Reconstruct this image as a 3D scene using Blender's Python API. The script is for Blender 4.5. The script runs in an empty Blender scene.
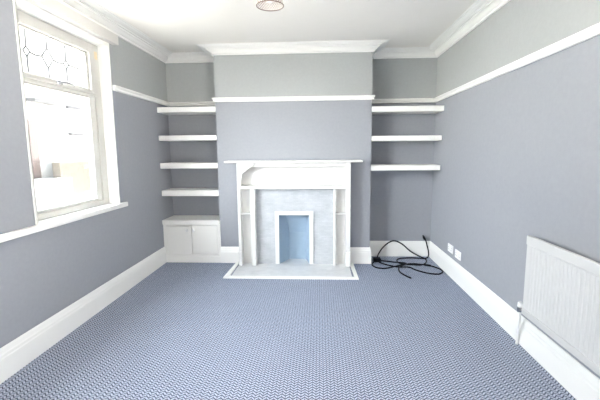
import bpy, bmesh, math, random
from mathutils import Vector, Matrix
random.seed(4)
C = bpy.context.scene.collection

# ------------------------------------------------------------------ materials
def nodes_of(name):
    m = bpy.data.materials.new(name); m.use_nodes = True
    return m, m.node_tree.nodes, m.node_tree.links, m.node_tree.nodes['Principled BSDF']

def painted(name, col, rough=0.5, var=0.02, scale=6.0, bump=0.0, bscale=300.0, spec=0.5, metal=0.0):
    """plain painted surface: faint mottling plus a fine bump"""
    m, N, L, P = nodes_of(name)
    tc = N.new('ShaderNodeTexCoord')
    ns = N.new('ShaderNodeTexNoise'); ns.inputs['Scale'].default_value = scale; ns.inputs['Detail'].default_value = 4
    L.new(tc.outputs['Object'], ns.inputs['Vector'])
    mx = N.new('ShaderNodeMix'); mx.data_type = 'RGBA'
    mx.inputs[6].default_value = [c * (1 - var) for c in col] + [1]
    mx.inputs[7].default_value = [min(1, c * (1 + var)) for c in col] + [1]
    L.new(ns.outputs['Fac'], mx.inputs[0]); L.new(mx.outputs[2], P.inputs['Base Color'])
    P.inputs['Roughness'].default_value = rough; P.inputs['Metallic'].default_value = metal
    P.inputs['Specular IOR Level'].default_value = spec
    if bump:
        n2 = N.new('ShaderNodeTexNoise'); n2.inputs['Scale'].default_value = bscale; n2.inputs['Detail'].default_value = 3
        L.new(tc.outputs['Object'], n2.inputs['Vector'])
        b = N.new('ShaderNodeBump'); b.inputs['Strength'].default_value = bump; b.inputs['Distance'].default_value = 0.004
        L.new(n2.outputs['Fac'], b.inputs['Height']); L.new(b.outputs['Normal'], P.inputs['Normal'])
    return m

def carpet_material():
    m, N, L, P = nodes_of('blue_loop_carpet')
    tc = N.new('ShaderNodeTexCoord')
    wob = N.new('ShaderNodeTexNoise'); wob.inputs['Scale'].default_value = 18; wob.inputs['Detail'].default_value = 2
    L.new(tc.outputs['Object'], wob.inputs['Vector'])
    sub = N.new('ShaderNodeVectorMath'); sub.operation = 'SUBTRACT'; sub.inputs[1].default_value = (.5, .5, .5)
    L.new(wob.outputs['Color'], sub.inputs[0])
    scl = N.new('ShaderNodeVectorMath'); scl.operation = 'SCALE'; scl.inputs[3].default_value = 0.006
    L.new(sub.outputs[0], scl.inputs[0])
    add = N.new('ShaderNodeVectorMath'); add.operation = 'ADD'
    L.new(tc.outputs['Object'], add.inputs[0]); L.new(scl.outputs[0], add.inputs[1])
    # zigzag loop rows: columns along the room, slanted ribs inside each column
    sp = N.new('ShaderNodeSeparateXYZ'); L.new(add.outputs[0], sp.inputs[0])
    def mt(op, a, b=None, c=None):
        n = N.new('ShaderNodeMath'); n.operation = op
        for k, q in enumerate((a, b, c)):
            if q is None: continue
            if isinstance(q, (int, float)): n.inputs[k].default_value = q
            else: L.new(q, n.inputs[k])
        return n.outputs[0]
    def sstep(v, a, b):
        n = N.new('ShaderNodeMapRange'); n.interpolation_type = 'SMOOTHSTEP'
        n.inputs[1].default_value = a; n.inputs[2].default_value = b; L.new(v, n.inputs[0]); return n.outputs[0]
    wd, pt = CARPET
    pp = mt('DIVIDE', mt('PINGPONG', sp.outputs['X'], wd), wd)
    v = mt('FRACT', mt('ADD', mt('DIVIDE', sp.outputs['Y'], pt), mt('MULTIPLY', pp, .9)))
    rib = sstep(mt('ABSOLUTE', mt('SUBTRACT', v, .5)), .40, .22)
    edge = mt('ABSOLUTE', mt('SUBTRACT', pp, .5))
    col = sstep(edge, .5, .36)
    fac = mt('MULTIPLY', rib, mt('MULTIPLY_ADD', col, .75, .25))
    br = N.new('ShaderNodeMix'); br.data_type = 'RGBA'
    br.inputs[6].default_value = CARPET_DARK + (1,); br.inputs[7].default_value = CARPET_LIGHT + (1,)
    L.new(fac, br.inputs[0])
    fl = N.new('ShaderNodeTexNoise'); fl.inputs['Scale'].default_value = 160; fl.inputs['Detail'].default_value = 2
    L.new(tc.outputs['Object'], fl.inputs['Vector'])
    rm = N.new('ShaderNodeMapRange'); rm.inputs[1].default_value = .3; rm.inputs[2].default_value = .7
    rm.inputs[3].default_value = .62; rm.inputs[4].default_value = 1.2
    L.new(fl.outputs['Fac'], rm.inputs[0])
    mul = N.new('ShaderNodeMix'); mul.data_type = 'RGBA'; mul.blend_type = 'MULTIPLY'; mul.inputs[0].default_value = 1
    L.new(br.outputs[2], mul.inputs[6]); L.new(rm.outputs[0], mul.inputs[7])
    L.new(mul.outputs[2], P.inputs['Base Color'])
    P.inputs['Roughness'].default_value = .95; P.inputs['Specular IOR Level'].default_value = .1
    b = N.new('ShaderNodeBump'); b.inputs['Strength'].default_value = .6; b.inputs['Distance'].default_value = .004
    L.new(fac, b.inputs['Height']); L.new(b.outputs['Normal'], P.inputs['Normal'])
    return m

def tile_material(name, a, bcol, mortar, w, h, gap):
    m, N, L, P = nodes_of(name)
    tc = N.new('ShaderNodeTexCoord'); sp = N.new('ShaderNodeSeparateXYZ'); cb = N.new('ShaderNodeCombineXYZ')
    L.new(tc.outputs['Object'], sp.inputs[0])
    ad = N.new('ShaderNodeMath'); ad.operation = 'ADD'
    L.new(sp.outputs['Y'], ad.inputs[0]); L.new(sp.outputs['Z'], ad.inputs[1])
    L.new(sp.outputs['X'], cb.inputs[0]); L.new(ad.outputs[0], cb.inputs[1])
    br = N.new('ShaderNodeTexBrick'); br.inputs['Scale'].default_value = 1
    br.inputs['Brick Width'].default_value = w; br.inputs['Row Height'].default_value = h
    br.inputs['Mortar Size'].default_value = gap; br.inputs['Mortar Smooth'].default_value = .3
    br.inputs['Color1'].default_value = a + (1,); br.inputs['Color2'].default_value = bcol + (1,)
    br.inputs['Mortar'].default_value = mortar + (1,)
    L.new(cb.outputs[0], br.inputs['Vector'])
    ns = N.new('ShaderNodeTexNoise'); ns.inputs['Scale'].default_value = 9; ns.inputs['Detail'].default_value = 5
    L.new(tc.outputs['Object'], ns.inputs['Vector'])
    rm = N.new('ShaderNodeMapRange'); rm.inputs[1].default_value = .3; rm.inputs[2].default_value = .7
    rm.inputs[3].default_value = .9; rm.inputs[4].default_value = 1.06
    L.new(ns.outputs['Fac'], rm.inputs[0])
    mul = N.new('ShaderNodeMix'); mul.data_type = 'RGBA'; mul.blend_type = 'MULTIPLY'; mul.inputs[0].default_value = 1
    L.new(br.outputs['Color'], mul.inputs[6]); L.new(rm.outputs[0], mul.inputs[7])
    L.new(mul.outputs[2], P.inputs['Base Color'])
    P.inputs['Roughness'].default_value = .35
    return m

def glass_material():
    m = bpy.data.materials.new('window_glass'); m.use_nodes = True
    N, L = m.node_tree.nodes, m.node_tree.links; N.clear()
    o = N.new('ShaderNodeOutputMaterial'); t = N.new('ShaderNodeBsdfTransparent'); g = N.new('ShaderNodeBsdfGlossy')
    g.inputs['Roughness'].default_value = .02; t.inputs['Color'].default_value = (.97, .985, .98, 1)
    lw = N.new('ShaderNodeLayerWeight'); lw.inputs['Blend'].default_value = .5
    f1 = N.new('ShaderNodeMath'); f1.operation = 'POWER'; f1.inputs[1].default_value = 4; L.new(lw.outputs['Facing'], f1.inputs[0])
    f = N.new('ShaderNodeMath'); f.operation = 'MULTIPLY_ADD'; f.inputs[1].default_value = .7; f.inputs[2].default_value = .03
    L.new(f1.outputs[0], f.inputs[0])
    mx = N.new('ShaderNodeMixShader')
    L.new(f.outputs[0], mx.inputs[0]); L.new(t.outputs[0], mx.inputs[1]); L.new(g.outputs[0], mx.inputs[2])
    L.new(mx.outputs[0], o.inputs[0])
    return m

def lattice_material():
    """white fabric shade crossed by fine brown diagonal threads"""
    m, N, L, P = nodes_of('threaded_shade_fabric')
    tc = N.new('ShaderNodeTexCoord'); sp = N.new('ShaderNodeSeparateXYZ')
    L.new(tc.outputs['Object'], sp.inputs[0])
    at = N.new('ShaderNodeMath'); at.operation = 'ARCTAN2'
    L.new(sp.outputs['Y'], at.inputs[0]); L.new(sp.outputs['X'], at.inputs[1])
    outs = []
    for s in (1, -1):
        a = N.new('ShaderNodeMath'); a.operation = 'MULTIPLY'; a.inputs[1].default_value = 30
        L.new(at.outputs[0], a.inputs[0])
        z = N.new('ShaderNodeMath'); z.operation = 'MULTIPLY_ADD'; z.inputs[1].default_value = 330 * s
        L.new(sp.outputs['Z'], z.inputs[0]); L.new(a.outputs[0], z.inputs[2])
        sn = N.new('ShaderNodeMath'); sn.operation = 'SINE'; L.new(z.outputs[0], sn.inputs[0])
        g = N.new('ShaderNodeMath'); g.operation = 'GREATER_THAN'; g.inputs[1].default_value = .72 if s > 0 else .9
        L.new(sn.outputs[0], g.inputs[0]); outs.append(g)
    mxm = N.new('ShaderNodeMath'); mxm.operation = 'MAXIMUM'
    L.new(outs[0].outputs[0], mxm.inputs[0]); L.new(outs[1].outputs[0], mxm.inputs[1])
    mx = N.new('ShaderNodeMix'); mx.data_type = 'RGBA'
    mx.inputs[6].default_value = (.86, .84, .8, 1); mx.inputs[7].default_value = (.22, .15, .12, 1)
    L.new(mxm.outputs[0], mx.inputs[0]); L.new(mx.outputs[2], P.inputs['Base Color'])
    P.inputs['Roughness'].default_value = .7
    return m

CARPET = (.021, .023)
CARPET_LIGHT, CARPET_DARK = (.48, .53, .655), (.068, .082, .122)

wall_low = painted('lilac_grey_wallpaper', (.312, .323, .350), .8, .055, 38, .35, 260, .2)
wall_high = painted('pale_grey_green_wallpaper', (.385, .400, .398), .8, .055, 38, .35, 260, .2)
ceil_m = painted('white_ceiling_paint', (.855, .83, .785), .9, .015, 9, .25, 160, .1)
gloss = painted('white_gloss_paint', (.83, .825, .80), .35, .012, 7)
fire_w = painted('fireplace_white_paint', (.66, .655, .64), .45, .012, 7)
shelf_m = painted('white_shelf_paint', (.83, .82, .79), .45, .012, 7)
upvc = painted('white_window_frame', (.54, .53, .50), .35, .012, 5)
carpet = carpet_material()
tiles = tile_material('pale_grey_tile_panel', (.47, .49, .51), (.42, .44, .465), (.38, .40, .42), .05, .016, .001)
hearth_t = tile_material('pale_hearth_tiles', (.60, .61, .62), (.56, .57, .59), (.5, .51, .52), .15, .05, .0015)
fireblue = painted('pale_blue_paint', (.32, .42, .52), .7, .08, 12, .3, 90)
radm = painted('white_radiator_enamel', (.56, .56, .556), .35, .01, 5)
chrome = painted('chrome', (.55, .55, .56), .25, .05, 30, metal=1.0)
black = painted('black_rubber', (.005, .0055, .009), .7, .2, 40, spec=.2)
plastic = painted('white_plastic', (.84, .84, .84), .35, .01, 8)
darkslot = painted('dark_slot', (.05, .05, .05), .6)
lead = painted('grey_lead', (.11, .112, .12), .5, .1, 40)
glass = glass_material()
shade_m = lattice_material()
ringm = painted('brown_grey_metal_ring', (.16, .11, .09), .5, .1, 30)
bulbm = painted('white_bulb_glass', (.85, .84, .8), .2)
pelm = painted('off_white_pelmet_board', (.60, .59, .56), .5, .015, 6)
render_w = painted('white_house_render', (.28, .276, .265), .9, .03, 1.5, .2, 30)
stone_t = painted('tan_stone', (.095, .083, .07), .9, .25, 7, .5, 20)
greyst = painted('grey_lintel_stone', (.06, .06, .065), .9, .08, 9)
doorm = painted('faded_brown_door', (.07, .05, .046), .5, .05, 4)
roofm = painted('slate_roof', (.18, .19, .21), .8, .15, 6)
asphalt = painted('pale_asphalt', (.12, .116, .108), .9, .15, 8, .3, 60)
pave = painted('pale_paving', (.55, .54, .52), .9, .06, 2)
darkglass = painted('dim_house_glass', (.07, .075, .08), .15, .03, 2)
nailm = painted('dark_nail', (.06, .06, .07), .5)
tan = painted('yellowed_filler', (.66, .55, .36), .8, .12, 60)

# ------------------------------------------------------------------ mesh helpers
def box(bm, x0, x1, y0, y1, z0, z1, mi=0):
    v = [bm.verts.new(p) for p in ((x0,y0,z0),(x1,y0,z0),(x1,y1,z0),(x0,y1,z0),(x0,y0,z1),(x1,y0,z1),(x1,y1,z1),(x0,y1,z1))]
    fs = [bm.faces.new([v[i] for i in q]) for q in ((3,2,1,0),(4,5,6,7),(0,1,5,4),(1,2,6,5),(2,3,7,6),(3,0,4,7))]
    for f in fs: f.material_index = mi
    return v

def bx(*a):
    bm = bmesh.new(); box(bm, *a); return bm

def prism(bm, poly, axis, a, b):
    """polygon (list of 2D points) extruded along axis 'x','y' or 'z' between a and b"""
    def P(p, t):
        return {'x': (t, p[0], p[1]), 'y': (p[0], t, p[1]), 'z': (p[0], p[1], t)}[axis]
    A = [bm.verts.new(P(p, a)) for p in poly]; B = [bm.verts.new(P(p, b)) for p in poly]
    n = len(poly)
    bm.faces.new(A); bm.faces.new(B[::-1])
    for i in range(n): bm.faces.new((A[i], B[i], B[(i+1) % n], A[(i+1) % n]))

def lathe(bm, prof, cx, cy, n=28, axis='z', cz=0, closed_ends=True):
    """revolve (radius, height) pairs about an axis through (cx,cy[,cz])"""
    rings = []
    for rr, h in prof:
        ring = []
        for i in range(n):
            a = 2 * math.pi * i / n; u, v = rr * math.cos(a), rr * math.sin(a)
            p = {'z': (cx+u, cy+v, h), 'y': (cx+u, h, cz+v), 'x': (h, cy+u, cz+v)}[axis]
            ring.append(bm.verts.new(p))
        rings.append(ring)
    for r0, r1 in zip(rings, rings[1:]):
        for i in range(n): bm.faces.new((r0[i], r0[(i+1) % n], r1[(i+1) % n], r1[i]))
    if closed_ends:
        bm.faces.new(rings[0][::-1]); bm.faces.new(rings[-1])

def smooth_pts(pts, sub=8):
    P = [Vector(p) for p in pts]; out = []
    for i in range(len(P) - 1):
        p0, p1, p2, p3 = P[max(i-1, 0)], P[i], P[i+1], P[min(i+2, len(P)-1)]
        for k in range(sub):
            t = k / sub
            out.append(.5 * ((2*p1) + (-p0+p2)*t + (2*p0-5*p1+4*p2-p3)*t*t + (-p0+3*p1-3*p2+p3)*t**3))
    out.append(P[-1]); return out

def tube(bm, pts, rad, n=8):
    rings = []; up = Vector((.13, .21, .97)).normalized()
    for i, p in enumerate(pts):
        d = (pts[min(i+1, len(pts)-1)] - pts[max(i-1, 0)]).normalized()
        s = d.cross(up)
        if s.length < .05: s = d.cross(Vector((1, 0, 0)))
        s.normalize(); t = s.cross(d)
        rings.append([bm.verts.new(p + rad*(math.cos(2*math.pi*k/n)*s + math.sin(2*math.pi*k/n)*t)) for k in range(n)])
    for a, b in zip(rings, rings[1:]):
        for k in range(n): bm.faces.new((a[k], a[(k+1) % n], b[(k+1) % n], b[k]))
    bm.faces.new(rings[0][::-1]); bm.faces.new(rings[-1])

def sweep(bm, line, prof):
    """mitred moulding: prof = closed (u, z) outline, u measured into the room, along a plan polyline (room on its right)"""
    n = len(line); sec = []
    for i, p in enumerate(line):
        p = Vector(p)
        d0 = (p - Vector(line[i-1])).normalized() if i else None
        d1 = (Vector(line[i+1]) - p).normalized() if i < n-1 else None
        nr = lambda d: Vector((d.y, -d.x))
        if d0 is None: m = nr(d1)
        elif d1 is None: m = nr(d0)
        else:
            a, b = nr(d0), nr(d1); m = (a + b); m = m / (m.dot(a))
        sec.append([bm.verts.new((p.x + m.x*u, p.y + m.y*u, z)) for u, z in prof])
    k = len(prof)
    for a, b in zip(sec, sec[1:]):
        for j in range(k): bm.faces.new((a[j], b[j], b[(j+1) % k], a[(j+1) % k]))
    bm.faces.new(sec[0]); bm.faces.new(sec[-1][::-1])

def obj(name, bm, mats, parent=None, bevel=0.0, seg=2, smooth=False, origin=None):
    bmesh.ops.recalc_face_normals(bm, faces=bm.faces)
    if bevel:
        es = [e for e in bm.edges if len(e.link_faces) == 2 and e.calc_face_angle(0) > .6]
        bmesh.ops.bevel(bm, geom=es, offset=bevel, segments=seg, affect='EDGES', profile=.5, clamp_overlap=True)
    me = bpy.data.meshes.new(name); bm.to_mesh(me); bm.free()
    for m in (mats if isinstance(mats, (list, tuple)) else [mats]): me.materials.append(m)
    if smooth:
        for p in me.polygons: p.use_smooth = True
    o = bpy.data.objects.new(name, me); C.objects.link(o)
    if origin is not None:
        me.transform(Matrix.Translation(-Vector(origin))); o.location = origin
    if parent is not None:
        o.parent = parent
        q, off = parent, Vector((0, 0, 0))
        while q is not None: off += Vector(q.location); q = q.parent
        o.location = Vector(o.location) - off
    return o

def tag(o, label, cat, group=None):
    o['label'] = label; o['category'] = cat
    if group: o['group'] = group
    return o

def thing(name, label, cat, loc, group=None):
    o = bpy.data.objects.new(name, None); C.objects.link(o); o.location = loc
    o.empty_display_size = .05
    return tag(o, label, cat, group)

def struct(name, bm, m, parent=None, **k):
    o = obj(name, bm, m, parent, **k)
    if parent is None: o['kind'] = 'structure'
    return o

# ------------------------------------------------------------------ room sizes (metres)
XL, XR = -1.900, 1.408            # side walls
YB, YA = 4.400, 4.730             # chimney breast face, back of the alcoves
BL, BR = -1.203, 0.597            # chimney breast sides
YN = -1.30                        # wall behind the camera
H = 2.52
DY0, DY1, DZ1 = -1.2, .62, 2.25     # unseen opening added in the right wall to light the left side
RAIL = 1.938
WY0, WY1, WZ0, WZ1 = 2.385, 3.432, .872, 2.300   # window opening
T = .26
VY0, VY1, VZ0 = .75, 2.08, WZ0      # the next window along the same wall, out of the picture

struct('floor', bx(XL-T, XR+T, YN, YA+T, -.12, 0), carpet)
struct('ceiling', bx(XL-T, XR+T, YN-T, YA+T, H, H+.15), ceil_m)

bm = bmesh.new()
box(bm, XL-T, XL, YN, VY0, 0, H, 0); box(bm, XL-T, XL, VY1, WY0, 0, H, 0)
box(bm, XL-T, XL, VY0, VY1, 0, VZ0, 0); box(bm, XL-T, XL, VY0, VY1, WZ1, H, 0)
box(bm, XL-T, XL, WY0, WY1, 0, WZ0-.04, 0)
box(bm, XL-T, XL, WY0, WY1, WZ1, H, 0)
box(bm, XL-T, XL, WY1, YA, 0, RAIL, 0)
box(bm, XL-T, XL, WY1, YA, RAIL, H, 1)
struct('wall_left', bm, [wall_low, wall_high])
bm = bmesh.new(); box(bm, XR, XR+T, DY1, YA, 0, RAIL, 0); box(bm, XR, XR+T, DY1, YA, RAIL, H, 1)
box(bm, XR, XR+T, YN, DY0, 0, H, 0); box(bm, XR, XR+T, DY0, DY1, DZ1, H, 0)
struct('wall_right', bm, [wall_low, wall_high])
for a, b, side in ((XL-T, BL, 'left'), (BR, XR+T, 'right')):
    bm = bmesh.new(); box(bm, a, b, YA, YA+T, 0, RAIL, 0); box(bm, a, b, YA, YA+T, RAIL, H, 1)
    struct('wall_alcove_'+side, bm, [wall_low, wall_high])
OX0, OX1, OZ = -.474, -.119, .603     # fireplace opening
bm = bmesh.new()
box(bm, BL, OX0-.03, YB, YA+T, 0, RAIL, 0); box(bm, OX1+.03, BR, YB, YA+T, 0, RAIL, 0)
box(bm, OX0-.03, OX1+.03, YB, YA+T, OZ+.03, RAIL, 0); box(bm, BL, BR, YB, YA+T, RAIL, H, 1)
struct('wall_chimney_breast', bm, [wall_low, wall_high])
struct('wall_near', bx(XL-T, XR+T, YN-T, YN, 0, H), wall_low)

# mouldings
plan = [(XL, YN), (XL, YA), (BL, YA), (BL, YB), (BR, YB), (BR, YA), (XR, YA), (XR, YN)]
cove = [(0, 2.434), (.016, 2.434), (.018, 2.452), (.028, 2.453), (.040, 2.462), (.054, 2.477), (.066, 2.482), (.066, 2.494), (.086, 2.495), (.087, 2.502),
        (.108, 2.504), (.126, 2.509), (.134, 2.511), (.135, 2.516), (.155, 2.516), (.155, H), (0, H)]
bm = bmesh.new(); sweep(bm, plan, cove); struct('trim_1', bm, gloss)
railp = [(0, 1.914), (.016, 1.914), (.022, 1.922), (.020, 1.934), (.032, 1.948), (.034, 1.958), (.028, 1.963), (0, 1.963)]
bm = bmesh.new(); sweep(bm, [(XL, WY1+.03)] + plan[1:], railp); struct('trim_2', bm, gloss)
skp = [(0, 0), (.020, 0), (.020, .135), (.017, .142), (.017, .158), (.013, .166), (.010, .185), (.006, .198), (0, .198)]
def skirt(name, line):
    bm = bmesh.new(); sweep(bm, line, skp); return struct(name, bm, gloss)
CUPX = -1.198
skirt('baseboard_left', [(XL, YN), (XL, YB-.012)])
skirt('baseboard_breast_left', [(CUPX, YB), (-.940, YB)])
skirt('baseboard_breast_right', [(.352, YB), (BR, YB), (BR, YA), (XR, YA), (XR, DY1)])

# ------------------------------------------------------------------ window
win = bpy.data.objects.new('window_1', None); C.objects.link(win); win.location = (XL, (WY0+WY1)/2, WZ0); win['kind'] = 'structure'
FX0, FX1 = XL-.160, XL-.090          # outer frame back / face
def ring(bm, x0, x1, y0, y1, z0, z1, l, r, b, t):
    box(bm, x0, x1, y0, y0+l, z0, z1); box(bm, x0, x1, y1-r, y1, z0, z1)
    box(bm, x0, x1, y0+l, y1-r, z0, z0+b); box(bm, x0, x1, y0+l, y1-r, z1-t, z1)
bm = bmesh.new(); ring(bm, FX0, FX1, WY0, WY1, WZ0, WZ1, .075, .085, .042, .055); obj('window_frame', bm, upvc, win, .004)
bm = bmesh.new(); box(bm, FX0, FX1-.005, WY0+.075, WY1-.085, 1.836, 1.862); obj('transom', bm, upvc, win, .003)
# lower fixed light: glazing bead
bm = bmesh.new(); ring(bm, FX0+.012, FX1-.014, WY0+.075, WY1-.085, WZ0+.042, 1.836, .055, .085, .026, .018); obj('glazing_bead', bm, upvc, win, .005)
# top light: opening sash
bm = bmesh.new(); ring(bm, FX0+.012, FX1+.010, WY0+.075, WY1-.085, 1.862, WZ1-.055, .05, .072, .030, .036)
ring(bm, FX0+.016, FX1-.012, WY0+.125, WY1-.157, 1.892, WZ1-.091, .012, .026, .010, .014); obj('top_sash', bm, upvc, win, .004)
pl = obj('pane', bx(-2.028, -2.022, WY0+.128, WY1-.168, WZ0+.06, 1.82), glass, win)
pu = obj('pane', bx(-2.028, -2.022, WY0+.135, WY1-.181, 1.90, WZ1-.103), glass, win)
# leaded pattern on the top pane
bm = bmesh.new(); LX = -2.0195
def came(p, q, w=.0058):
    tube(bm, [Vector((LX, *p)), Vector((LX, *q))], w, 6)
ty0, ty1, tz0, tz1 = WY0+.135, WY1-.181, 1.90, WZ1-.103
cz = 2.048
dm = [(2.602, .030, .036), (2.806, .060, .072), (3.012, .030, .036)]
for y, a, b in dm:
    ps = [(y, cz+b), (y+a, cz), (y, cz-b), (y-a, cz)]
    for i in range(4): came(ps[i], ps[(i+1) % 4])
    came((y, cz+b), (y, tz1)); came((y, cz-b), (y, tz0))
came((ty0, cz), (2.572, cz)); came((3.042, cz), (ty1, cz))
for a, b in ((2.632, 2.746), (2.866, 2.982)):
    mid = (a+b)/2
    came((a, cz), (mid, cz-.008)); came((mid, cz-.008), (b, cz))
obj('lead_came', bm, lead, pu)
# handle on the transom
bm = bmesh.new(); tube(bm, smooth_pts([(FX1+.022, 2.84, 1.876), (FX1+.034, 2.88, 1.884), (FX1+.034, 2.94, 1.888), (FX1+.026, 3.01, 1.880)], 6), .008, 8)
box(bm, FX1+.010, FX1+.024, 2.825, 2.875, 1.866, 1.892); obj('handle', bm, chrome, win, smooth=True)
# lining of the reveal, edge bead, sill
bm = bmesh.new()
box(bm, FX1, XL+.004, WY1-.008, WY1, WZ0, WZ1); box(bm, FX1, XL+.004, WY0, WY1, WZ1-.008, WZ1)
box(bm, XL, XL+.006, WY1-.008, WY1+.016, WZ0, WZ1); box(bm, XL, XL+.006, WY0, WY1+.016, WZ1-.008, 2.325); obj('reveal_lining', bm, gloss, win, .002)
bm = bmesh.new(); box(bm, FX1, XL+.006, WY0, WY0+.010, WZ0, WZ1); box(bm, XL, XL+.006, WY0-.012, WY0+.010, WZ0, WZ1)
obj('edge_bead', bm, gloss, win, .002)
bm = bmesh.new(); box(bm, FX1-.01, XL, WY0, WY1, WZ0-.04, WZ0); box(bm, XL, -1.856, .6, 3.520, WZ0-.042, WZ0)
obj('window_sill', bm, gloss, win, .006)
wn2 = bpy.data.objects.new('window_2', None); C.objects.link(wn2); wn2.location = (XL, (VY0+VY1)/2, VZ0); wn2['kind'] = 'structure'
bm = bmesh.new(); ring(bm, FX0, FX1, VY0, VY1, VZ0, WZ1, .06, .06, .04, .06); obj('window_frame', bm, upvc, wn2, .004)
obj('pane', bx(-2.028, -2.022, VY0+.06, VY1-.06, VZ0+.04, WZ1-.06), glass, wn2)
obj('yellowed_patch', bx(FX1, FX1+.003, WY1-.075, WY1-.03, 2.17, 2.235), tan, win)

tag(obj('pelmet_board', bx(XL, -1.842, .6, 3.52, 2.325, 2.412), pelm, bevel=.004),
    'long off-white pelmet board fixed to the left wall above the window', 'pelmet')

# ------------------------------------------------------------------ fireplace surround
SX0, SX1, SY = -.940, .352, 4.225
HZ = .016
fp = thing('fireplace_surround', 'white painted wooden fireplace surround with mantel shelf on the chimney breast', 'fireplace', ((SX0+SX1)/2, YB, HZ))
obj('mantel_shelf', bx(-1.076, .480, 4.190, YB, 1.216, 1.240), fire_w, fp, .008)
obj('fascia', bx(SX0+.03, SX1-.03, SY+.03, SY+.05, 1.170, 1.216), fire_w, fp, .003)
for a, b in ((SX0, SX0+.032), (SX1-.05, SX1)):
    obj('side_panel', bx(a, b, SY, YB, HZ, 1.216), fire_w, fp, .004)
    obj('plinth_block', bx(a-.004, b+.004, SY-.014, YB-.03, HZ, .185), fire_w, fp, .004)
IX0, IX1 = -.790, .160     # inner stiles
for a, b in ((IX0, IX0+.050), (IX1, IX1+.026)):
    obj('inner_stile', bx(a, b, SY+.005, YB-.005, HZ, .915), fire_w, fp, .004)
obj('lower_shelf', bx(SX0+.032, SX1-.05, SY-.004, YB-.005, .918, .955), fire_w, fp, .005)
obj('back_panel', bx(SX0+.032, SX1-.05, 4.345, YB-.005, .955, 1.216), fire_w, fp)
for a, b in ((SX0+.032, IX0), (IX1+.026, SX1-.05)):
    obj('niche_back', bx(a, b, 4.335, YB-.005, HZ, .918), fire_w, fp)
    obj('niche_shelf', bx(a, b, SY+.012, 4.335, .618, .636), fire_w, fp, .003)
lb = [(SX0+.032, 1.170), (SX0+.032, .955), (SX0+.043, .955), (SX0+.062, 1.095), (-.752, 1.186), (-.745, 1.216), (SX0+.032, 1.216)]
bm = bmesh.new(); prism(bm, lb, 'y', SY+.004, SY+.024); obj('corner_bracket', bm, fire_w, fp, .003)
# tile panel round the opening
PY = 4.312
bm = bmesh.new()
box(bm, IX0+.05, OX0, PY, YB-.002, HZ, .916); box(bm, OX1, IX1, PY, YB-.002, HZ, .916); box(bm, OX0, OX1, PY, YB-.002, OZ, .916)
tp = obj('tile_panel', bm, tiles, fp); tp['label'] = 'pale grey tiled panel'
bm = bmesh.new(); w = .048
box(bm, OX0-w, OX0, PY-.014, PY, HZ, OZ+w); box(bm, OX1, OX1+w, PY-.014, PY, HZ, OZ+w); box(bm, OX0, OX1, PY-.014, PY, OZ, OZ+w)
obj('opening_trim', bm, fire_w, fp, .004)
# firebox: splayed sides, back leaning forward at the throat
bm = bmesh.new()
def V(*p): return bm.verts.new(p)
yb = 4.520
f0 = [V(OX0, PY, HZ), V(OX0, PY, OZ), V(OX1, PY, OZ), V(OX1, PY, HZ)]
b0 = [V(-.375, yb, HZ), V(-.375, yb, .36), V(-.166, yb, .36), V(-.166, yb, HZ)]
t0 = [V(-.405, yb-.075, OZ), V(-.150, yb-.075, OZ)]
for q in ((b0[0], b0[3], b0[2], b0[1]), (b0[1], b0[2], t0[1], t0[0]),
          (f0[0], b0[0], b0[1], t0[0], f0[1]), (f0[3], f0[2], t0[1], b0[2], b0[3]), (f0[1], t0[0], t0[1], f0[2])):
    bm.faces.new(q)
fb = obj('firebox', bm, fireblue, fp); fb['label'] = 'pale blue painted recess'
sm = fb.modifiers.new('thickness', 'SOLIDIFY'); sm.thickness = .012; sm.offset = 1
# hearth
he = thing('hearth', 'pale tiled hearth slab with white wooden border on the carpet before the fireplace', 'hearth', (-.305, 4.0, 0))
bm = bx(-.950, .345, 3.880, YB-.02, 0, HZ); box(bm, OX0-.01, OX1+.01, YB-.02, 4.534, 0, HZ)
obj('hearth_slab', bm, hearth_t, he)
bm = bmesh.new()
prism(bm, [(-1.030, 3.818), (.412, 3.818), (.372, 3.874), (-.972, 3.874)], 'z', 0, HZ)
obj('front_border', bm, gloss, he, .003)
bm = bmesh.new(); prism(bm, [(-1.030, 3.818), (-.972, 3.874), (-.972, YB-.03), (-1.010, YB-.03)], 'z', 0, HZ); obj('side_border', bm, gloss, he, .003)
bm = bmesh.new(); prism(bm, [(.412, 3.818), (.400, YB-.03), (.356, YB-.03), (.372, 3.874)], 'z', 0, HZ); obj('side_border', bm, gloss, he, .003)

# ------------------------------------------------------------------ alcove shelves
def shelf(x0, x1, zt, zb, yf, label, group):
    t = tag(obj('wall_shelf', bx(x0, x1, yf, YA, zb, zt), shelf_m, bevel=.004, origin=((x0+x1)/2, YA, zb)), label, 'shelf', group)
    return t
SF = YB+.004
GL, GR = 'white shelves in the left alcove', 'white shelves in the right alcove'
shelf(XL, BL, 1.868, 1.806, SF, 'highest thick white shelf in the left alcove, just under the picture rail', GL)
shelf(XL, BL, 1.540, 1.480, SF, 'second white shelf from the top in the left alcove', GL)
shelf(XL, BL, 1.214, 1.150, SF, 'third white shelf from the top in the left alcove, level with the mantel shelf', GL)
shelf(XL, BL, .886, .818, SF, 'lowest white shelf in the left alcove, directly above the cupboard', GL)
shelf(BR, XR, 1.842, 1.780, SF, 'highest white shelf in the right alcove, just under the picture rail', GR)
shelf(BR, XR-.012, 1.510, 1.452, SF, 'middle white shelf of the three in the right alcove', GR)
shelf(BR, XR-.016, 1.172, 1.112, SF, 'lowest white shelf in the right alcove, above the black cable', GR)

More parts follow.
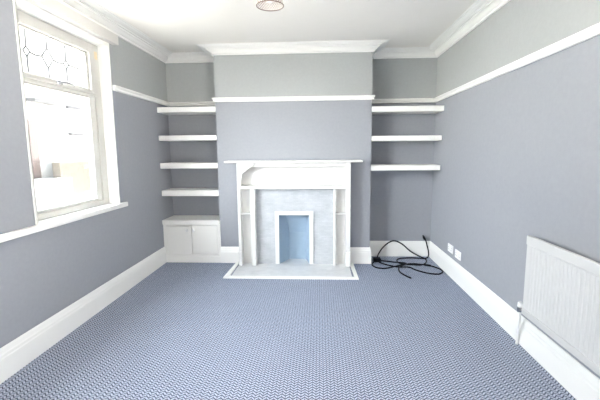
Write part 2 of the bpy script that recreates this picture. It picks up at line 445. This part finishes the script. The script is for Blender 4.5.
# ------------------------------------------------------------------ alcove cupboard
cu = thing('alcove_cupboard', 'low white two-door cupboard built into the left alcove under the shelves', 'cupboard', (-1.555, YA, 0))
CF = 4.392
obj('cupboard_top', bx(XL, CUPX, 4.366, YA, .484, .530), shelf_m, cu, .005)
bm = bmesh.new()      # face frame and carcass around the two doors
box(bm, XL, CUPX, CF, CF+.02, 0, .092); box(bm, XL, -1.858, CF, CF+.02, .092, .484); box(bm, -1.232, CUPX, CF, CF+.02, .092, .484)
box(bm, -1.858, -1.232, CF, CF+.02, .466, .484); box(bm, XL, -1.882, CF+.02, YA, 0, .484); box(bm, CUPX-.008, CUPX-.007, CF+.02, YB, 0, .484)
box(bm, XL, BL, CF+.034, YA, 0, .484)
obj('carcass', bm, shelf_m, cu)
obj('upper_moulding', bx(XL, CUPX, 4.378, CF, .468, .484), shelf_m, cu, .003)
obj('plinth', bx(XL+.02, CUPX, CF-.010, CF, 0, .080), shelf_m, cu, .003)
for a, b, zt, kx in ((-1.855, -1.5535, .451, -1.600), (-1.5465, -1.235, .463, -1.515)):
    d = obj('door', bx(a, b, CF-.004, CF+.018, .098, zt), shelf_m, cu, .003)
    bm = bmesh.new(); lathe(bm, [(.006, CF-.004), (.007, CF-.014), (.016, CF-.020), (.018, CF-.028), (.012, CF-.036)], kx, 0, 16, 'y', .405)
    k = obj('knob', bm, plastic, d, smooth=True)

# ------------------------------------------------------------------ radiator
RY0, RY1, RZ0, RZ1 = 1.10, 2.435, .266, .798
ra = thing('radiator', 'white ribbed panel radiator mounted low on the right wall', 'radiator', (XR, (RY0+RY1)/2, RZ0))
n, prof = 0, []
pitch = .0333; y = RY0+.03
fx = 1.334
prof = [(fx+.022, RY0), (fx+.006, RY0)]
while y + pitch < RY1-.02:
    prof += [(fx+.006, y), (fx+.0042, y+.005), (fx+.0042, y+pitch-.011), (fx+.006, y+pitch-.006)]
    y += pitch
prof += [(fx+.006, RY1), (fx+.022, RY1)]
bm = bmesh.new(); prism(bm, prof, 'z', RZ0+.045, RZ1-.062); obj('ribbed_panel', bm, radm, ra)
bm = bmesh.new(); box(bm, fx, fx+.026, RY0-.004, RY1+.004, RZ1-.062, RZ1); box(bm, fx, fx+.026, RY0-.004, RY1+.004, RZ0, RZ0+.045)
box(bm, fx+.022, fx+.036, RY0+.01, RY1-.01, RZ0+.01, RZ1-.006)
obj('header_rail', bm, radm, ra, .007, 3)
for yy in (1.35, 2.2):
    obj('wall_bracket', bx(fx+.036, XR, yy-.02, yy+.02, RZ0+.06, RZ1-.05), radm, ra)
bm = bmesh.new(); lathe(bm, [(.012, .255), (.018, .258), (.018, .286), (.013, .290)], fx+.02, RY1+.055, 18)
lathe(bm, [(.010, RY1-.01), (.010, RY1+.02), (.015, RY1+.022), (.015, RY1+.036), (.010, RY1+.038), (.010, RY1+.055)], fx+.02, 0, 14, 'y', .275)
va = obj('valve', bm, chrome, ra)
bm = bmesh.new(); lathe(bm, [(.013, .290), (.018, .293), (.017, .318), (.012, .324)], fx+.02, RY1+.055, 18); cp = obj('valve_cap', bm, plastic, va); cp['label'] = 'white valve cap'
bm = bmesh.new(); tube(bm, smooth_pts([(fx+.02, RY1+.055, .258), (fx+.022, RY1+.06, .18), (fx+.034, RY1+.09, .10), (fx+.038, RY1+.10, 0.0)], 6), .0085, 10)
obj('pipe', bm, gloss, ra, smooth=True)

# ------------------------------------------------------------------ sockets
def socket(yc, zc, label):
    s = thing('double_socket', label, 'socket', (XR, yc, zc), 'white double sockets on the right wall')
    w, h = .146, .086
    obj('face_plate', bx(XR-.010, XR, yc-w/2, yc+w/2, zc-h/2, zc+h/2), plastic, s, .003)
    for k in (-1, 1):
        obj('rocker_switch', bx(XR-.014, XR-.010, yc+k*.018-.007, yc+k*.018+.007, zc+.012, zc+.032), plastic, s, .001)
        bm = bmesh.new(); c = yc + k*.040
        box(bm, XR-.0108, XR-.010, c-.003, c+.003, zc+.006, zc+.014)
        for q in (-.011, .011): box(bm, XR-.0108, XR-.010, c+q-.004, c+q+.004, zc-.016, zc-.011)
        obj('pin_slots', bm, darkslot, s)
socket(3.995, .296, 'white double socket plate on the right wall nearer the alcove corner')
socket(3.775, .288, 'white double socket plate on the right wall nearer the radiator')

# ------------------------------------------------------------------ black cable
ca = thing('cable', 'long black cable tangled on the carpet in the right alcove', 'cable', (1.0, 4.3, 0))
z = .0079
path = [(1.325, 4.695, .238), (1.340, 4.690, .205), (1.352, 4.675, .150), (1.364, 4.655, .086), (1.362, 4.640, .03), (1.335, 4.618, z),
        (1.290, 4.595, z), (1.152, 4.622, z), (1.007, 4.596, z), (.946, 4.509, z), (.958, 4.385, z), (1.078, 4.318, z+.006), (1.186, 4.292, z+.012), (1.274, 4.429, z),
        (1.305, 4.560, .010), (1.240, 4.640, .030), (1.150, 4.680, .075), (1.045, 4.700, .165), (.955, 4.705, .204), (.880, 4.700, .184), (.800, 4.690, .116), (.742, 4.640, .05), (.715, 4.560, .022), (.690, 4.480, .02),
        (.625, 4.357, z), (.642, 4.235, z), (.728, 4.186, z), (.816, 4.225, z), (.950, 4.320, z), (1.090, 4.345, .017), (1.251, 4.289, .018), (1.350, 4.205, z), (1.365, 4.095, z), (1.292, 4.003, z),
        (1.179, 4.033, z), (1.083, 4.139, z), (1.020, 4.215, z+.008), (.900, 4.250, z), (.800, 4.300, .012), (.720, 4.390, .016), (.700, 4.460, .02), (.780, 4.445, .018),
        (.900, 4.400, .018), (1.016, 4.337, .024), (.940, 4.262, .014), (.897, 4.165, z), (.892, 4.050, z), (.927, 3.933, z), (.963, 3.866, z)]
bm = bmesh.new(); tube(bm, smooth_pts(path, 8), .0078, 8); obj('cord', bm, black, ca, smooth=True)
bm = bmesh.new(); tube(bm, [Vector((1.328, 4.694, .225)), Vector((1.310, 4.700, .262))], .014, 10)
tube(bm, [Vector((1.310, 4.700, .262)), Vector((1.303, 4.702, .279))], .009, 8); obj('plug', bm, black, ca)
obj('adapter_box', bx(.655, .745, 4.440, 4.520, 0, .046), black, ca, .008)
bm = bmesh.new(); tube(bm, [Vector((1.215, 4.296, .022)), Vector((1.285, 4.268, .018))], .012, 10); obj('connector', bm, black, ca)

# ------------------------------------------------------------------ ceiling pendant
px, py, pz = -.322, 2.600, 2.296
pe = thing('ceiling_pendant', 'small drum pendant shade with brown diagonal threads hanging from the ceiling', 'light', (px, py, H))
bm = bmesh.new(); lathe(bm, [(.045, H), (.045, H-.012), (.030, H-.026), (.012, H-.034)], px, py, 28); obj('ceiling_rose', bm, plastic, pe, smooth=True)
bm = bmesh.new(); tube(bm, [Vector((px, py, H-.03)), Vector((px, py, pz+.10))], .003, 8); obj('flex', bm, plastic, pe)
R_ = .089
bm = bmesh.new(); lathe(bm, [(R_-.02, pz+.115), (R_, pz), (R_-.002, pz), (R_-.022, pz+.115), (R_-.02, pz+.115)], 0, 0, 48, closed_ends=False)
sh = obj('lamp_shade', bm, shade_m, pe, smooth=True); sh.location = (px-pe.location.x, py-pe.location.y, -pe.location.z)
bm = bmesh.new()
for rr, zz in ((R_-.02, pz+.115), (R_, pz)):
    bm = bmesh.new(); tube(bm, [Vector((px+rr*math.cos(a), py+rr*math.sin(a), zz)) for a in [2*math.pi*i/48 for i in range(49)]], .0032, 6)
    obj('shade_ring', bm, ringm, pe)
bm = bmesh.new()
for i in range(3):
    a = 2*math.pi*i/3; tube(bm, [Vector((px, py, pz+.105)), Vector((px+(R_-.02)*math.cos(a), py+(R_-.02)*math.sin(a), pz+.115))], .002, 6)

bm = bmesh.new(); lathe(bm, [(.014, pz+.112), (.016, pz+.085), (.026, pz+.06), (.029, pz+.04), (.022, pz+.020), (.006, pz+.012)], px, py, 20); obj('bulb', bm, bulbm, pe, smooth=True)

bm = bmesh.new(); lathe(bm, [(.003, XR), (.003, XR-.010), (.006, XR-.010), (.005, XR-.014)], 0, 0, 12, 'x', 0)
tag(obj('wall_nail', bm, nailm), 'small dark nail in the right wall just below the picture rail', 'nail').location = (0, 1.815, 1.80)

# ------------------------------------------------------------------ the street outside
GZ = -.75
struct('ground', bx(-60, 60, -50, 60, GZ-.2, GZ), pave)
struct('road', bx(-8.6, -3.6, -50, 60, GZ, GZ+.01), asphalt)
ho = thing('house', 'sunlit white rendered house across the street seen through the window', 'house', (-11, 14, GZ))
DX = -10
obj('wall', bx(-16, DX, 9, 24, GZ, 6.2), render_w, ho)
bm = bmesh.new(); prism(bm, [(-16.3, 6.2), (-9.7, 6.2), (-13, 8.4)], 'y', 8.8, 24.2); obj('roof', bm, roofm, ho)
def house_window(y0, y1, z0, z1):
    f = bmesh.new(); box(f, DX, DX+.06, y0, y0+.07, z0, z1); box(f, DX, DX+.06, y1-.07, y1, z0, z1)
    for zz in (z0, (z0+z1)/2-.03, z1-.07): box(f, DX, DX+.06, y0+.07, y1-.07, zz, zz+.07)
    w = obj('window', f, upvc, ho)
    obj('pane', bx(DX, DX+.02, y0+.07, y1-.07, z0+.05, z1-.05), darkglass, w)
    obj('lintel', bx(DX, DX+.10, y0-.02, y1+.02, z1, z1+.12), greyst, ho)
    obj('sill', bx(DX, DX+.14, y0-.02, y1+.02, z0-.08, z0), greyst, ho)
house_window(14.70, 15.55, 2.13, 3.08)
house_window(18.2, 19.2, 1.6, 3.08); house_window(10.0, 11.0, 1.6, 3.08)
d = obj('door', bx(DX, DX+.05, 12.42, 12.95, .45, 2.47), doorm, ho)
obj('canopy', bx(DX, DX+.35, 12.6, 13.8, 3.10, 3.20), greyst, ho)
obj('door_step', bx(DX, DX+1.0, 12.0, 13.2, GZ, .45), render_w, ho)
tag(obj('garden_wall', bx(-9.6, -9.3, 13.05, 15.3, GZ, 1.02), stone_t, bevel=.02),
    'low tan stone wall in front of the white house across the street', 'wall')

# ------------------------------------------------------------------ light: daylight only
SKY, GLOW, GPOW, SUN, EXPO = .60, 3.0, 5.0, 14.0, 3.7
w = bpy.data.worlds.new('sky'); bpy.context.scene.world = w; w.use_nodes = True
N, L = w.node_tree.nodes, w.node_tree.links
bg = N['Background']; bg.inputs['Strength'].default_value = 1
tc = N.new('ShaderNodeTexCoord'); sp = N.new('ShaderNodeSeparateXYZ'); L.new(tc.outputs['Generated'], sp.inputs[0])
rp = N.new('ShaderNodeValToRGB'); L.new(sp.outputs['Z'], rp.inputs[0])
rp.color_ramp.elements[0].position = 0.0; rp.color_ramp.elements[0].color = (1.0, 1.0, 1.0, 1)
rp.color_ramp.elements[1].position = .6; rp.color_ramp.elements[1].color = (.84, .91, 1.0, 1)
# glow added to one side of the sky, aimed in through the side windows
dt = N.new('ShaderNodeVectorMath'); dt.operation = 'DOT_PRODUCT'; dt.inputs[1].default_value = Vector((-.62, -.75, .28)).normalized()
L.new(tc.outputs['Generated'], dt.inputs[0])
mxx = N.new('ShaderNodeMath'); mxx.operation = 'MAXIMUM'; mxx.inputs[1].default_value = 0; L.new(dt.outputs['Value'], mxx.inputs[0])
pw = N.new('ShaderNodeMath'); pw.operation = 'POWER'; pw.inputs[1].default_value = GPOW; L.new(mxx.outputs[0], pw.inputs[0])
ma = N.new('ShaderNodeMath'); ma.operation = 'MULTIPLY_ADD'; ma.inputs[1].default_value = GLOW; ma.inputs[2].default_value = SKY; L.new(pw.outputs[0], ma.inputs[0])
sc_ = N.new('ShaderNodeVectorMath'); sc_.operation = 'SCALE'; L.new(rp.outputs[0], sc_.inputs[0]); L.new(ma.outputs[0], sc_.inputs[3])
L.new(sc_.outputs[0], bg.inputs['Color'])
sl = bpy.data.lights.new('sun', 'SUN'); sl.energy = SUN; sl.angle = .01; sl.color = (1, .95, .88)
so = bpy.data.objects.new('sun', sl); C.objects.link(so)
so.rotation_euler = Vector((.02, -.66, -.75)).to_track_quat('-Z', 'Y').to_euler(); so.location = (5, 3, 9)
# sampling portals in the two openings
def portal(name, loc, rot, sx, sy):
    l = bpy.data.lights.new(name, 'AREA'); l.shape = 'RECTANGLE'; l.size, l.size_y = sx, sy
    l.cycles.is_portal = True
    o = bpy.data.objects.new(name, l); C.objects.link(o); o.location = loc; o.rotation_euler = rot
portal('portal_window', (XL-.20, (WY0+WY1)/2, (WZ0+WZ1)/2), (0, -math.pi/2, 0), WZ1-WZ0, WY1-WY0)
portal('portal_side', (XL-.20, (VY0+VY1)/2, (VZ0+WZ1)/2), (0, -math.pi/2, 0), WZ1-VZ0, VY1-VY0)
portal('portal_right', (XR+T-.02, (DY0+DY1)/2, DZ1/2), (0, math.pi/2, 0), DZ1, DY1-DY0)

# ------------------------------------------------------------------ camera
pitch_, yaw_, roll_ = .130982, .052167, -.008584
fw = Vector((-math.sin(yaw_)*math.cos(pitch_), math.cos(yaw_)*math.cos(pitch_), -math.sin(pitch_)))
rt = Vector((math.cos(yaw_), math.sin(yaw_), 0)); up = rt.cross(fw)
r2 = rt*math.cos(roll_) + up*math.sin(roll_); u2 = -rt*math.sin(roll_) + up*math.cos(roll_)
cd = bpy.data.cameras.new('camera'); co = bpy.data.objects.new('camera', cd); C.objects.link(co)
cd.sensor_width = 36; cd.lens = 374.93/600*36; cd.clip_start = .02
M = Matrix((r2, u2, -fw)).transposed().to_4x4(); M.translation = (0, 0, 1.35); co.matrix_world = M
sc = bpy.context.scene; sc.camera = co
sc.view_settings.view_transform = 'Standard'; sc.view_settings.look = 'None'; sc.view_settings.gamma = 1
sc.view_settings.use_curve_mapping = False; sc.view_settings.exposure = EXPO
cy = sc.cycles
cy.use_denoising = True; cy.use_adaptive_sampling = False; cy.max_bounces = 14; cy.diffuse_bounces = 10; cy.transparent_max_bounces = 12; cy.sample_clamp_indirect = 0
